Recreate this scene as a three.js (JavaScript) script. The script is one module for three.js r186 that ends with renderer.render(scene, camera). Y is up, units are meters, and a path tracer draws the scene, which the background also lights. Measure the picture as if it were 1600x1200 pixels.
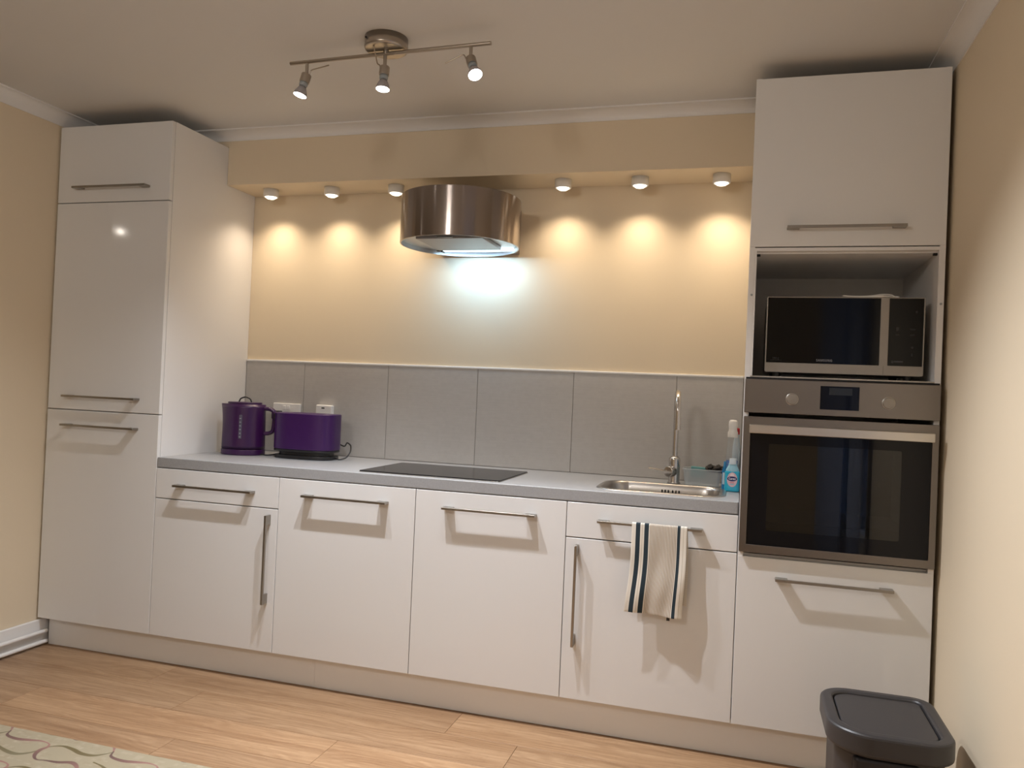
import * as THREE from 'three';
import { RoundedBoxGeometry } from 'three/addons/geometries/RoundedBoxGeometry.js';
import { mergeGeometries, mergeVertices } from 'three/addons/utils/BufferGeometryUtils.js';
import { RectAreaLightUniformsLib } from 'three/addons/lights/RectAreaLightUniformsLib.js';

// ------------------------------------------------------------------ camera, sky, exposure
const scene = new THREE.Scene();
const renderer = new THREE.WebGLRenderer({ antialias: true });
renderer.toneMapping = THREE.LinearToneMapping;
renderer.toneMappingExposure = 1.025;
renderer.shadowMap.enabled = true;
RectAreaLightUniformsLib.init();

const camera = new THREE.PerspectiveCamera(2 * Math.atan(600 / 1237.11) * 180 / Math.PI, 4 / 3, 0.05, 60);
camera.position.set(2.9962, 1.23, 2.8372);
camera.rotation.set(0.0103, 0.2837, 0.0435, 'YXZ');
scene.add(camera);
scene.background = new THREE.Color().setRGB(0.10, 0.19, 0.42);      // dusk outside the unseen side window

// light settings (the lights themselves are made in their fittings)
const SPOT = { color: [0.93, 0.95, 1.0], cd: 9.5, angle: 0.97 };       // ceiling bar, cool-ish LED reflector bulbs
const PUCK = { color: [1.0, 0.80, 0.58], cd: 0.8, angle: 1.08 };     // warm spots under the bulkhead
const HOOD = { color: [0.45, 0.71, 1.0], power: 92 };                 // cold strip in the hood
const FAR = { color: [1.0, 0.88, 0.74], cd: 0.08 };                        // lone unseen spot, placed for its highlight in the fridge door
const UNSEEN_DOME = { color: [1.0, 0.95, 0.90], cd: 5.1 };                     // unseen ceiling lamp behind the camera, lights the unit fronts

// ------------------------------------------------------------------ helpers
let seed = 7;
const rnd = () => { seed = (seed * 1664525 + 1013904223) >>> 0; return seed / 4294967296; };
const taken = new Map();
function numbered(n) { const k = taken.get(n) ?? 0; taken.set(n, k + 1); return k ? n + '_' + String(k).padStart(3, '0') : n; }
function tag(o, label, category, group) { o.userData.label = label; o.userData.category = category; if (group) o.userData.group = group; return o; }
function add(name, geo, mat, parent) {
  const m = new THREE.Mesh(geo, mat); m.castShadow = m.receiveShadow = true;
  m.name = parent ? name : numbered(name);
  (parent ?? scene).add(m); return m;
}
function thing(name, label, category, pos = [0, 0, 0], group) {
  const g = new THREE.Group(); g.name = numbered(name); g.position.set(...pos); scene.add(g);
  return tag(g, label, category, group);
}
function struct(name, geo, mat) { const m = add(name, geo, mat); m.userData.kind = 'structure'; return m; }
const merge = (...g) => mergeGeometries(g.flat().map((x) => { const y = x.index ? x.toNonIndexed() : x; for (const k of Object.keys(y.attributes)) if (!['position', 'normal', 'uv'].includes(k)) y.deleteAttribute(k); return y; }));
// metric uv by the main direction of each face
function metric(geo) {
  const g = geo.index ? geo.toNonIndexed() : geo; const p = g.attributes.position, n = p.count, uv = new Float32Array(n * 2);
  const a = new THREE.Vector3(), b = new THREE.Vector3(), c = new THREE.Vector3(), e = new THREE.Vector3();
  for (let i = 0; i < n; i += 3) {
    a.fromBufferAttribute(p, i); b.fromBufferAttribute(p, i + 1); c.fromBufferAttribute(p, i + 2);
    e.copy(b).sub(a).cross(c.clone().sub(a)); const x = Math.abs(e.x), y = Math.abs(e.y), z = Math.abs(e.z);
    [a, b, c].forEach((v, k) => { const q = (i + k) * 2; if (y >= x && y >= z) { uv[q] = v.x; uv[q + 1] = -v.z; } else if (x >= z) { uv[q] = v.z; uv[q + 1] = v.y; } else { uv[q] = v.x; uv[q + 1] = v.y; } });
  }
  g.setAttribute('uv', new THREE.BufferAttribute(uv, 2)); return g;
}
const bx = (x0, x1, y0, y1, z0, z1) => metric(new THREE.BoxGeometry(x1 - x0, y1 - y0, z1 - z0).translate((x0 + x1) / 2, (y0 + y1) / 2, (z0 + z1) / 2));
const rb = (x0, x1, y0, y1, z0, z1, r = 0.0015, s = 2) => metric(new RoundedBoxGeometry(x1 - x0, y1 - y0, z1 - z0, s, Math.min(r, (x1 - x0) / 2.01, (y1 - y0) / 2.01, (z1 - z0) / 2.01)).translate((x0 + x1) / 2, (y0 + y1) / 2, (z0 + z1) / 2));
const cyl = (r0, r1, h, x = 0, y = 0, z = 0, n = 40) => new THREE.CylinderGeometry(r1, r0, h, n).translate(x, y + h / 2, z);      // r0 at the bottom
const lathe = (pts, n = 48) => new THREE.LatheGeometry(pts.map(([x, y]) => new THREE.Vector2(x, y)), n);
const tube = (pts, r, seg = 60, rad = 12, closed = false) => new THREE.TubeGeometry(new THREE.CatmullRomCurve3(pts.map((p) => new THREE.Vector3(...p)), closed, 'catmullrom', 0.4), seg, r, rad, closed);
function rrect(x0, x1, y0, y1, r) {
  const s = new THREE.Shape(); const rr = Array.isArray(r) ? r : [r, r, r, r];
  s.moveTo(x0 + rr[0], y0); s.lineTo(x1 - rr[1], y0); s.absarc(x1 - rr[1], y0 + rr[1], rr[1], -Math.PI / 2, 0); s.lineTo(x1, y1 - rr[2]); s.absarc(x1 - rr[2], y1 - rr[2], rr[2], 0, Math.PI / 2);
  s.lineTo(x0 + rr[3], y1); s.absarc(x0 + rr[3], y1 - rr[3], rr[3], Math.PI / 2, Math.PI); s.lineTo(x0, y0 + rr[0]); s.absarc(x0 + rr[0], y0 + rr[0], rr[0], Math.PI, 1.5 * Math.PI); return s;
}
const ext = (shape, depth, bevel = 0, o = {}) => new THREE.ExtrudeGeometry(shape, { depth: depth - 2 * bevel, bevelEnabled: bevel > 0, bevelThickness: bevel, bevelSize: bevel, bevelOffset: -bevel, bevelSegments: 3, curveSegments: 16, ...o }).translate(0, 0, bevel);
// a shape drawn in plan (x, -z) raised from y0 to y1
const plan = (shape, y0, y1, bevel = 0) => ext(shape, y1 - y0, bevel).rotateX(-Math.PI / 2).translate(0, y0, 0);

// ------------------------------------------------------------------ textures
function noise2(seedN) {
  const t = new Float32Array(256 * 256); let s = seedN * 7919 + 13; for (let i = 0; i < t.length; i++) { s = (s * 1664525 + 1013904223) >>> 0; t[i] = s / 4294967296; }
  return (x, y, px = 256, py = 256) => { const x0 = Math.floor(x), y0 = Math.floor(y), fx = x - x0, fy = y - y0, sx = fx * fx * (3 - 2 * fx), sy = fy * fy * (3 - 2 * fy);
    const at = (i, j) => t[(((j % py) + py) % py & 255) * 256 + (((i % px) + px) % px & 255)];
    return (at(x0, y0) * (1 - sx) + at(x0 + 1, y0) * sx) * (1 - sy) + (at(x0, y0 + 1) * (1 - sx) + at(x0 + 1, y0 + 1) * sx) * sy; };
}
function dataTex(w, h, f, srgb, rx = 1, ry = 1) {
  const d = new Uint8Array(w * h * 4); for (let j = 0; j < h; j++) for (let i = 0; i < w; i++) { const c = f(i, j); const k = (j * w + i) * 4; d[k] = c[0]; d[k + 1] = c[1]; d[k + 2] = c[2]; d[k + 3] = 255; }
  const t = new THREE.DataTexture(d, w, h); t.wrapS = t.wrapT = THREE.RepeatWrapping; t.magFilter = THREE.LinearFilter; t.minFilter = THREE.LinearMipmapLinearFilter; t.generateMipmaps = true;
  if (srgb) t.colorSpace = THREE.SRGBColorSpace; t.repeat.set(rx, ry); t.needsUpdate = true; return t;
}
const nA = noise2(3), nB = noise2(11), nC = noise2(29);
// roller stipple of emulsion paint (bump), 0.5 m tile
const stipple = dataTex(512, 512, (i, j) => { const v = 255 * (0.5 * nA(i / 4, j / 4, 128, 128) + 0.35 * nB(i / 9, j / 9, 57, 57) + 0.15 * nC(i / 2, j / 2, 256, 256)); return [v, v, v]; }, false, 2, 2);
// oak laminate, 2.4 m x 0.8 m, grain along u
const oak = dataTex(2048, 1024, (i, j) => {
  const u = i / 2048, v = j / 1024, w = nA(u * 8, v * 14, 8, 14) * 3.2 + nB(u * 22, v * 20, 22, 20) * 0.8;
  const ring = 0.5 + 0.5 * Math.sin((v * 62 + w * 2.6) * Math.PI * 2 * 0.5);
  const fine = nC(u * 90, v * 512, 90, 256), streak = nB(u * 14, v * 180, 14, 180), broad = nA(u * 5 + 3, v * 22, 5, 22), pore = nC(u * 150 + 9, v * 400, 150, 200);
  let k = 0.5 * (ring - 0.5) * 0.34 + (fine - 0.5) * 0.22 + (streak - 0.5) * 0.34 + (broad - 0.5) * 0.36; if (pore > 0.86) k -= 0.16;
  return [Math.max(0, Math.min(255, 163 + k * 58)), Math.max(0, Math.min(255, 131 + k * 60)), Math.max(0, Math.min(255, 100 + k * 56))];
}, true, 1 / 2.4, 1 / 0.8);
const speck = dataTex(512, 512, (i, j) => { const f = nC(i / 2, j / 2, 256, 256), g = nA(i / 5, j / 5, 102, 102); const k = (f - 0.5) * 14 + (g - 0.5) * 8; return [158 + k, 159 + k, 161 + k]; }, true, 3, 3);
const tileTex = dataTex(512, 512, (i, j) => { const f = nC(i / 2, j / 2, 256, 256), g = nA(i / 16, j / 16, 32, 32), s = nB(i / 60, j / 3, 9, 171); const k = (f - 0.5) * 4 + (g - 0.5) * 4 + (s - 0.5) * 4; return [183 + k, 180 + k, 176 + k]; }, true, 2, 2);
const brushed = dataTex(64, 1024, (i, j) => { const v = 128 + (nB(i / 64, j / 1.5, 1, 256) - 0.5) * 120 + (nC(i / 16, j / 1.2, 4, 256) - 0.5) * 60; return [v, v, v]; }, false, 1, 4);
function canvasTex(w, h, draw) {
  const c = document.createElement('canvas'); c.width = w; c.height = h; draw(c.getContext('2d'), w, h);
  const t = new THREE.CanvasTexture(c); t.colorSpace = THREE.SRGBColorSpace; t.magFilter = THREE.LinearFilter; t.anisotropy = 8; return t;
}

// ------------------------------------------------------------------ materials
const L = (r, g, b) => new THREE.Color().setRGB(r, g, b);
const std = (c, rough, o = {}) => new THREE.MeshPhysicalMaterial({ color: c, roughness: rough, ...o });
const M = {
  cream: std(L(0.74, 0.632, 0.468), 0.75, { bumpMap: stipple, bumpScale: 0.00012 }),
  ceiling: std(L(0.73, 0.725, 0.71), 0.85, { bumpMap: stipple, bumpScale: 0.0001 }),
  trim: std(L(0.80, 0.79, 0.77), 0.5),
  door: std(L(0.76, 0.757, 0.75), 0.075, { specularIntensity: 0.8 }),
  carcass: std(L(0.76, 0.75, 0.74), 0.35),
  plinth: std(L(0.82, 0.815, 0.80), 0.22),
  steel: std(L(0.62, 0.59, 0.55), 0.3, { metalness: 1 }),
  steelHandle: std(L(0.36, 0.335, 0.30), 0.34, { metalness: 1 }),
  hood: std(L(0.34, 0.295, 0.27), 0.18, { metalness: 1, anisotropy: 0.9, anisotropyRotation: Math.PI / 2 }),
  hoodPanel: std(L(0.48, 0.48, 0.48), 0.38, { metalness: 0.7 }),
  ovenSteel: std(L(0.235, 0.215, 0.20), 0.3, { metalness: 1, anisotropy: 0.6 }),
  sink: std(L(0.47, 0.45, 0.43), 0.3, { metalness: 1 }),
  chrome: std(L(0.60, 0.57, 0.53), 0.2, { metalness: 1 }),
  lampMetal: std(L(0.46, 0.415, 0.36), 0.3, { metalness: 1 }),
  ceramicGrey: std(L(0.32, 0.35, 0.36), 0.5),
  bulbGlass: std(L(0.42, 0.40, 0.41), 0.25, { metalness: 0.4 }),
  blackGlass: std(L(0.004, 0.004, 0.006), 0.05, { specularIntensity: 0.5 }),
  hobGlass: std(L(0.010, 0.010, 0.011), 0.16, { specularIntensity: 0.3 }),
  blackPlastic: std(L(0.012, 0.012, 0.013), 0.35),
  dark: std(L(0.01, 0.01, 0.01), 0.8),
  whitePlastic: std(L(0.80, 0.79, 0.77), 0.32),
  purple: std(L(0.036, 0.006, 0.055), 0.3),
  purpleBright: std(L(0.038, 0.006, 0.075), 0.32),
  binGrey: std(L(0.036, 0.034, 0.036), 0.42),
  binBlack: std(L(0.010, 0.009, 0.011), 0.4),
  worktop: std(0xffffff, 0.3, { map: speck }),
  tile: std(0xffffff, 0.38, { map: tileTex }),
  grout: std(L(0.30, 0.27, 0.24), 0.9),
  silver: std(L(0.50, 0.47, 0.43), 0.42, { metalness: 0.75 }),
  lensGlow: std(L(0.9, 0.9, 0.9), 0.5, { emissive: L(1, 0.96, 0.93), emissiveIntensity: 16 }),
  puckGlow: std(L(0.9, 0.9, 0.9), 0.5, { emissive: L(1, 0.90, 0.72), emissiveIntensity: 2.6 }),
  stripGlow: std(L(0.9, 0.9, 0.9), 0.5, { emissive: L(0.72, 0.93, 1), emissiveIntensity: 2.2 }),
};
const oakTones = [[1, 1, 1], [0.93, 0.92, 0.9], [0.97, 0.955, 0.93], [1.0, 0.98, 0.95], [0.9, 0.885, 0.87]].map(([r, g, b]) => std(L(r, g, b), 0.34, { map: oak, specularIntensity: 0.7 }));

// ------------------------------------------------------------------ main dimensions (metres; x along the units, z towards the room, fronts at z = 0)
const X = [0, 0.602, 1.2014, 1.8023, 2.3978, 2.9998, 3.6097];
const yP = 0.1278, yD = 0.8415, yWb = 0.8436, yWt = 0.8866, zB = -0.612, yTL = 2.335, yTR = 2.3468;
const yCeil = 2.405, zBulk = -0.385, yBulk = 2.156, yTile = 1.3346, xL = -0.008, xR = 3.625, xFar = -2.6, zRear = 4.3, zNib = 0.345;
const DT = 0.019;   // door thickness

// ------------------------------------------------------------------ room shell
const floor = struct('floor', bx(xFar - 0.15, xR + 0.15, -0.16, -0.01, zB - 0.15, zRear + 0.15), M.grout);
{ // laminate planks, long side along x
  const w = 0.192; let row = 0;
  for (let z = zB; z < zRear - 0.01; z += w, row++) {
    let x = xFar - rnd() * 1.2; const z1 = Math.min(z + w, zRear);
    while (x < xR) {
      const a = Math.max(x, xFar), b = Math.min(x + 1.285, xR); x += 1.285; if (b - a < 0.02) continue;
      const g = rb(a + 0.0005, b - 0.0005, -0.01, 0, z + 0.0005, z1 - 0.0005, 0.0012, 1);
      const uv = g.attributes.uv, du = rnd() * 2.4, dv = rnd() * 0.8; for (let i = 0; i < uv.count; i++) uv.setXY(i, uv.getX(i) + du, uv.getY(i) + dv);
      add('plank', g, oakTones[Math.floor(rnd() * oakTones.length)], floor);
    }
  }
}
struct('ceiling', bx(xFar - 0.15, xR + 0.15, yCeil, yCeil + 0.15, zB - 0.15, zRear + 0.15), M.ceiling);
const wallBack = struct('wall_back', bx(xL - 0.13, xR + 0.15, -0.16, yCeil, zB - 0.15, zB), M.cream);
struct('wall_left', merge(bx(xL - 0.13, xL, -0.005, yCeil, zB, zNib), bx(xFar, xL - 0.13, -0.005, yCeil, zNib - 0.13, zNib)), M.cream);  // ends out of view, opened so the fridge door mirrors the left spotlight
struct('wall_far_left', bx(xFar - 0.15, xFar, -0.16, yCeil, zNib - 0.13, zRear + 0.15), M.cream);
struct('wall_rear', bx(xFar, xR + 0.15, -0.16, yCeil, zRear, zRear + 0.15), M.cream);
const wz0 = 1.6, wz1 = 3.2, wy0 = 0.45, wy1 = 2.1;    // window in the right wall, out of view beside the camera
struct('wall_right', merge(bx(xR, xR + 0.15, -0.16, yCeil, zB, wz0), bx(xR, xR + 0.15, -0.16, yCeil, wz1, zRear), bx(xR, xR + 0.15, -0.16, wy0, wz0, wz1), bx(xR, xR + 0.15, wy1, yCeil, wz0, wz1)), M.cream);
struct('wall_bulkhead', merge(bx(X[1], X[5] + 0.02, yBulk, yCeil, zB, zBulk), bx(xL, X[1], yTL + 0.004, yCeil, zB, zBulk)), M.cream);
{ // splashback tiles set on the back wall
  const js = [X[1] + 0.001]; for (let k = 0; k < 5; k++) js.push(0.9325 + 0.4481 * k); js.push(X[5] - 0.001);
  add('grout_bed', bx(js[0], js[6], yWt, yTile - 0.004, zB, zB + 0.0055), M.grout, wallBack);
  for (let k = 0; k < 6; k++) add('tile', rb(js[k] + 0.0011, js[k + 1] - 0.0011, yWt + 0.002, yTile - 0.006, zB + 0.002, zB + 0.0085, 0.001, 1), M.tile, wallBack);
  const t = add('tile_trim', rb(js[0], js[6], yTile - 0.006, yTile + 0.004, zB, zB + 0.011, 0.003), M.trim, wallBack); t.userData.label = 'white plastic edge trim along the top of the tiles';
}
// coving: a concave profile (out from the wall, down from the ceiling) swept along
function coving(out, down, len) {
  const s = new THREE.Shape(); s.moveTo(0, 0); s.lineTo(out, 0); s.lineTo(out, -0.006); s.lineTo(out - 0.004, -0.006);
  for (let i = 0; i <= 10; i++) { const a = i / 10 * Math.PI / 2; s.lineTo(out - 0.004 - (out - 0.008) * Math.sin(a), -0.006 - (down - 0.012) * (1 - Math.cos(a))); }
  s.lineTo(0.004, -down); s.lineTo(0, -down); s.closePath();
  return new THREE.ExtrudeGeometry(s, { depth: len, bevelEnabled: false });
}
struct('trim_1', coving(0.062, 0.040, X[5] + 0.02 - X[1] + 0.6).rotateY(-Math.PI / 2).translate(X[5] + 0.02, yCeil, zBulk), M.trim);          // bulkhead coving
struct('trim_2', coving(0.036, 0.062, zNib - zB).translate(xL, yCeil, zB), M.trim);                                                       // left coving
struct('trim_3', coving(0.06, 0.056, zRear - zB).rotateY(Math.PI).translate(xR, yCeil, zRear), M.trim);                                  // right coving
struct('baseboard_left', rb(xL, xL + 0.016, 0, 0.118, -0.06, zNib, 0.005), M.trim);
struct('baseboard_right', rb(xR - 0.014, xR, 0, 0.1, 0.03, zRear, 0.005), M.trim);
for (const [y, off, lb] of [[0.066, 0.034, 'upper white heating pipe running along the skirting board'], [0.020, 0.036, 'lower white heating pipe running along the skirting at floor level']])
  tag(add('heating_pipe', cyl(0.0085, 0.0085, zNib + 0.028, 0, 0, 0, 20).rotateX(Math.PI / 2).translate(xL + off, y, -0.03), M.trim), lb, 'pipe', 'heating pipes');

// ------------------------------------------------------------------ cabinet fronts
// bar handle: square bar on two wide feet; horizontal unless v; x,y is the centre
function handle(parent, x, y, len, v = false) {
  const parts = [rb(-len / 2, len / 2, -0.0045, 0.0045, 0.026, 0.0365, 0.0012), rb(-len / 2, -len / 2 + 0.04, -0.0045, 0.0045, 0, 0.0275, 0.001), rb(len / 2 - 0.04, len / 2, -0.0045, 0.0045, 0, 0.0275, 0.001)];
  const g = merge(parts); if (v) g.rotateZ(Math.PI / 2); g.translate(x, y, 0);
  const h = add('handle', g, M.steelHandle, parent); h.userData.label = 'brushed steel bar handle'; return h;
}
function front(parent, name, x0, x1, y0, y1, h) { const d = add(name, rb(x0 + 0.0012, x1 - 0.0012, y0 + 0.0012, y1 - 0.0012, -DT, 0, 0.0018, 3), M.door, parent); if (h) handle(d, ...h); return d; }
const zC = -DT - 0.002, zBack = zB + 0.001;
{ // tall fridge housing
  const g = thing('tall_fridge_cabinet', 'tall white gloss fridge housing with three doors against the cream nib wall', 'cabinet');
  add('body', rb(X[0], X[1] - 0.001, yP, yTL, zBack, zC, 0.001, 1), M.carcass, g);
  front(g, 'door', X[0], X[1], yP, 1.0666, [0.302, 1.0005, 0.39]);
  front(g, 'door', X[0], X[1], 1.068, 1.9895, [0.302, 1.1285, 0.39]);
  front(g, 'door', X[0], X[1], 1.991, yTL, [0.304, 2.053, 0.39]);
}
{ const g = thing('base_cabinet', 'white base cabinet with one drawer above a door, next to the fridge housing', 'cabinet', [0, 0, 0], 'base units under the worktop');
  add('body', rb(X[1] + 0.001, X[2] - 0.001, yP, yD, zBack, zC, 0.001, 1), M.carcass, g);
  front(g, 'drawer_front', X[1], X[2], 0.7135, yD, [0.902, 0.7745, 0.379]);
  front(g, 'door', X[1], X[2], yP, 0.712, [1.166, 0.508, 0.36, true]); }
{ const g = thing('integrated_appliance', 'full-height white appliance door with one bar handle, beside the drawer-and-door cabinet', 'cabinet', [0, 0, 0], 'base units under the worktop');
  add('body', rb(X[2] + 0.001, X[3] - 0.001, yP, yD, zBack, zC, 0.001, 1), M.carcass, g);
  front(g, 'door', X[2], X[3], yP, yD, [1.506, 0.779, 0.368]); }
{ const g = thing('integrated_appliance', 'full-height white appliance door with one bar handle, beside the sink cabinet', 'cabinet', [0, 0, 0], 'base units under the worktop');
  add('body', rb(X[3] + 0.001, X[4] - 0.001, yP, yD, zBack, zC, 0.001, 1), M.carcass, g);
  front(g, 'door', X[3], X[4], yP, yD, [2.104, 0.7805, 0.364]); }
{ const g = thing('sink_cabinet', 'white sink cabinet with a towel hung over its upper handle', 'cabinet', [0, 0, 0], 'base units under the worktop');
  add('body', merge(rb(X[4] + 0.001, X[4] + 0.019, yP, yD, zBack, zC, 0.001, 1), rb(X[5] - 0.019, X[5] - 0.001, yP, yD, zBack, zC, 0.001, 1), rb(X[4] + 0.019, X[5] - 0.019, yP, yP + 0.018, zBack, zC, 0.001, 1), rb(X[4] + 0.019, X[5] - 0.019, yP, yD, zBack, zBack + 0.008, 0.001, 1)), M.carcass, g);
  front(g, 'drawer_front', X[4], X[5], 0.7135, yD, [2.6985, 0.7815, 0.365]);
  front(g, 'door', X[4], X[5], yP, 0.712, [2.4430, 0.508, 0.364, true]); }
const nz0 = 1.3225, nz1 = 1.7445, nxl = 3.025, nxr = 3.589;
{ const g = thing('tall_oven_cabinet', 'tall white cabinet housing the oven and microwave beside the right wall', 'cabinet');
  const a = X[5] + 0.001, b = X[6] - 0.001, t = 0.018;
  add('side_panel', rb(a, a + t, yP, yTR, zBack, -0.001, 0.001, 1), M.carcass, g); add('side_panel', rb(b - t, b, yP, yTR, zBack, -0.001, 0.001, 1), M.carcass, g);
  // remove overlap with fronts: panels stop behind the doors
  add('body', merge(bx(a + t, b - t, yP, yP + t, zBack, zC), bx(a + t, b - t, 0.694, 0.712, zBack, zC), bx(a + t, b - t, yTR - t, yTR, zBack, zC), bx(a + t, b - t, yP, yTR, zBack, zBack + 0.01)), M.carcass, g);
  add('niche_liner', merge(bx(a + t, nxl, nz0, nz1, zBack + 0.01, -0.022), bx(nxr, b - t, nz0, nz1, zBack + 0.01, -0.022), bx(a + t, b - t, nz0, nz1, zBack + 0.01, zBack + 0.016), bx(nxl, nxr, nz1, nz1 + 0.006, zBack + 0.016, -0.022)), M.carcass, g);
  add('niche_frame', merge(bx(a + t, b - t, nz1 + 0.006, 1.762, zBack + 0.01, -0.001), bx(a + t, nxl, nz0, nz1 + 0.006, -0.022, -0.001), bx(nxr, b - t, nz0, nz1 + 0.006, -0.022, -0.001)), M.carcass, g);
  add('shelf', rb(a + t, b - t, nz0 - 0.016, nz0, zBack + 0.01, -0.012, 0.001, 1), M.carcass, g);
  const s = add('shelf_edging', bx(a + t, b - t, nz0 - 0.004, nz0 + 0.0005, -0.012, -0.004), M.silver, g); s.userData.label = 'thin silver strip along the shelf edge';
  for (const [x, y] of [[3.0135, 1.60], [3.6005, 1.575]]) add('screw_cap', cyl(0.004, 0.004, 0.002, 0, 0, 0, 12).rotateX(Math.PI / 2).translate(x - 0.001, y, -0.001), M.ceramicGrey, g);
  for (const x of [nxl + 0.006, nxr - 0.006]) add('corner_bracket', bx(x - 0.006, x + 0.006, nz1 - 0.007, nz1, -0.035, -0.023), M.dark, g);
  front(g, 'door', X[5], X[6], 1.7645, yTR, [3.303, 1.8265, 0.3685]);
  front(g, 'drawer_front', X[5], X[6], yP, 0.7052, [3.307, 0.6393, 0.3646]);
}
tag(add('plinth', rb(0.022, 1.3775, 0.001, yP - 0.004, -0.063, -0.045, 0.001), M.plinth), 'grey gloss plinth under the fridge housing, ending at the heating pipes', 'plinth', 'plinth boards');
tag(add('plinth', rb(1.3785, X[6] - 0.002, 0.001, yP - 0.004, -0.061, -0.043, 0.001), M.plinth), 'long grey gloss plinth under the sink and oven cabinets', 'plinth', 'plinth boards');

// ------------------------------------------------------------------ worktop, sink, tap, hob
const sx0 = 2.478, sx1 = 2.952, sz0 = -0.40, sz1 = -0.062;
{ const s = rrect(X[1] + 0.001, X[5] - 0.0015, 0.0, -(zB + 0.0005), 0.006); s.holes.push(rrect(sx0 + 0.012, sx1 - 0.012, -sz1 + 0.012, -sz0 - 0.012, 0.075));
  tag(add('worktop', metric(plan(s, yWb, yWt, 0.003)), M.worktop), 'long pale grey laminate worktop carrying the hob and the sink', 'worktop'); }
{ const g = thing('sink', 'inset stainless steel sink with overflow slots and rounded corners', 'sink');
  // loft of rounded rectangles: flange, lip, bowl walls, floor
  const N = 96, rings = [];
  const ring = (inset, y, r) => { const pts = rrect(sx0 + inset, sx1 - inset, sz0 + inset, sz1 - inset, r).getSpacedPoints(N - 1); rings.push(pts.map((p) => [p.x, y, p.y])); };
  ring(0, yWt + 0.0006, 0.085); ring(0.002, yWt + 0.0035, 0.083); ring(0.012, yWt + 0.0048, 0.076); ring(0.02, yWt + 0.003, 0.07); ring(0.026, yWt - 0.008, 0.066); ring(0.03, yWt - 0.03, 0.062); ring(0.036, yWt - 0.12, 0.058); ring(0.045, yWt - 0.145, 0.05); ring(0.065, yWt - 0.155, 0.04); ring(0.12, yWt - 0.158, 0.02); ring(0.158, yWt - 0.16, 0.006);
  const pos = [], idx = []; rings.forEach((r) => r.forEach((p) => pos.push(...p)));
  for (let k = 0; k < rings.length - 1; k++) for (let i = 0; i < N; i++) { const a = k * N + i, b = k * N + (i + 1) % N, c = a + N, e = b + N; idx.push(a, c, b, b, c, e); }
  const g1 = new THREE.BufferGeometry(); g1.setAttribute('position', new THREE.Float32BufferAttribute(pos, 3)); g1.setIndex(idx); g1.computeVertexNormals();
  const m = M.sink.clone(); m.side = THREE.DoubleSide; add('bowl', g1, m, g);
  for (let k = 0; k < 6; k++) { const x = 2.7 + k * 0.0125 + (k > 2 ? 0.004 : 0); add('overflow_slot', rb(x, x + 0.006, yWt - 0.047, yWt - 0.018, sz0 + 0.029, sz0 + 0.0345, 0.002), M.dark, g); }
  add('waste', cyl(0.035, 0.035, 0.004, 2.715, yWt - 0.1605, -0.231), M.chrome, g);
}
{ const tx = 2.741, tz = -0.452, y0 = yWt + 0.0005, g = thing('mixer_tap', 'tall brushed steel mixer tap with swan neck and side lever behind the sink', 'tap', [tx, y0, tz]);
  add('body', lathe([[0, 0], [0.026, 0], [0.026, 0.005], [0.0225, 0.007], [0.0225, 0.098], [0.021, 0.104], [0.0135, 0.112], [0, 0.112]]), M.chrome, g);
  const ang = 0.11, R = 0.08, path = new THREE.CurvePath(); const V = (d, h) => new THREE.Vector3(Math.sin(ang) * d, h, Math.cos(ang) * d);
  path.add(new THREE.LineCurve3(V(0, 0.1), V(0, 0.29)));
  class Arc extends THREE.Curve { getPoint(t) { const a = t * Math.PI; return V(R - R * Math.cos(a), 0.29 + R * Math.sin(a)); } }
  path.add(new Arc()); path.add(new THREE.LineCurve3(V(2 * R, 0.29), V(2 * R, 0.252))); const end = V(2 * R, 0).toArray();
  add('spout', new THREE.TubeGeometry(path, 140, 0.0105, 20), M.chrome, g);
  add('nozzle', cyl(0.0125, 0.0125, 0.045, end[0], 0.225, end[2]), M.chrome, g);
  add('lever_hub', lathe([[0, 0], [0.0215, 0], [0.0215, 0.03], [0.0195, 0.034], [0, 0.034]]).rotateX(Math.PI / 2).rotateY(-0.5).translate(-0.006, 0.05, 0.012), M.chrome, g);
  add('lever', tube([[-0.02, 0.052, 0.036], [-0.05, 0.055, 0.04], [-0.1, 0.06, 0.042]], 0.0036, 24, 10), M.chrome, g); }
{ const g = thing('induction_hob', 'flat black glass hob set in the worktop under the extractor', 'hob');
  add('glass', plan(rrect(1.537, 2.125, 0.037, 0.452, 0.008), yWt + 0.0003, yWt + 0.0063, 0.002), M.hobGlass, g);
  add('steel_edge', plan(rrect(1.5355, 2.1265, 0.0355, 0.4535, 0.009), yWt + 0.0002, yWt + 0.0022, 0.0004), M.steelHandle, g); }

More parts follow.
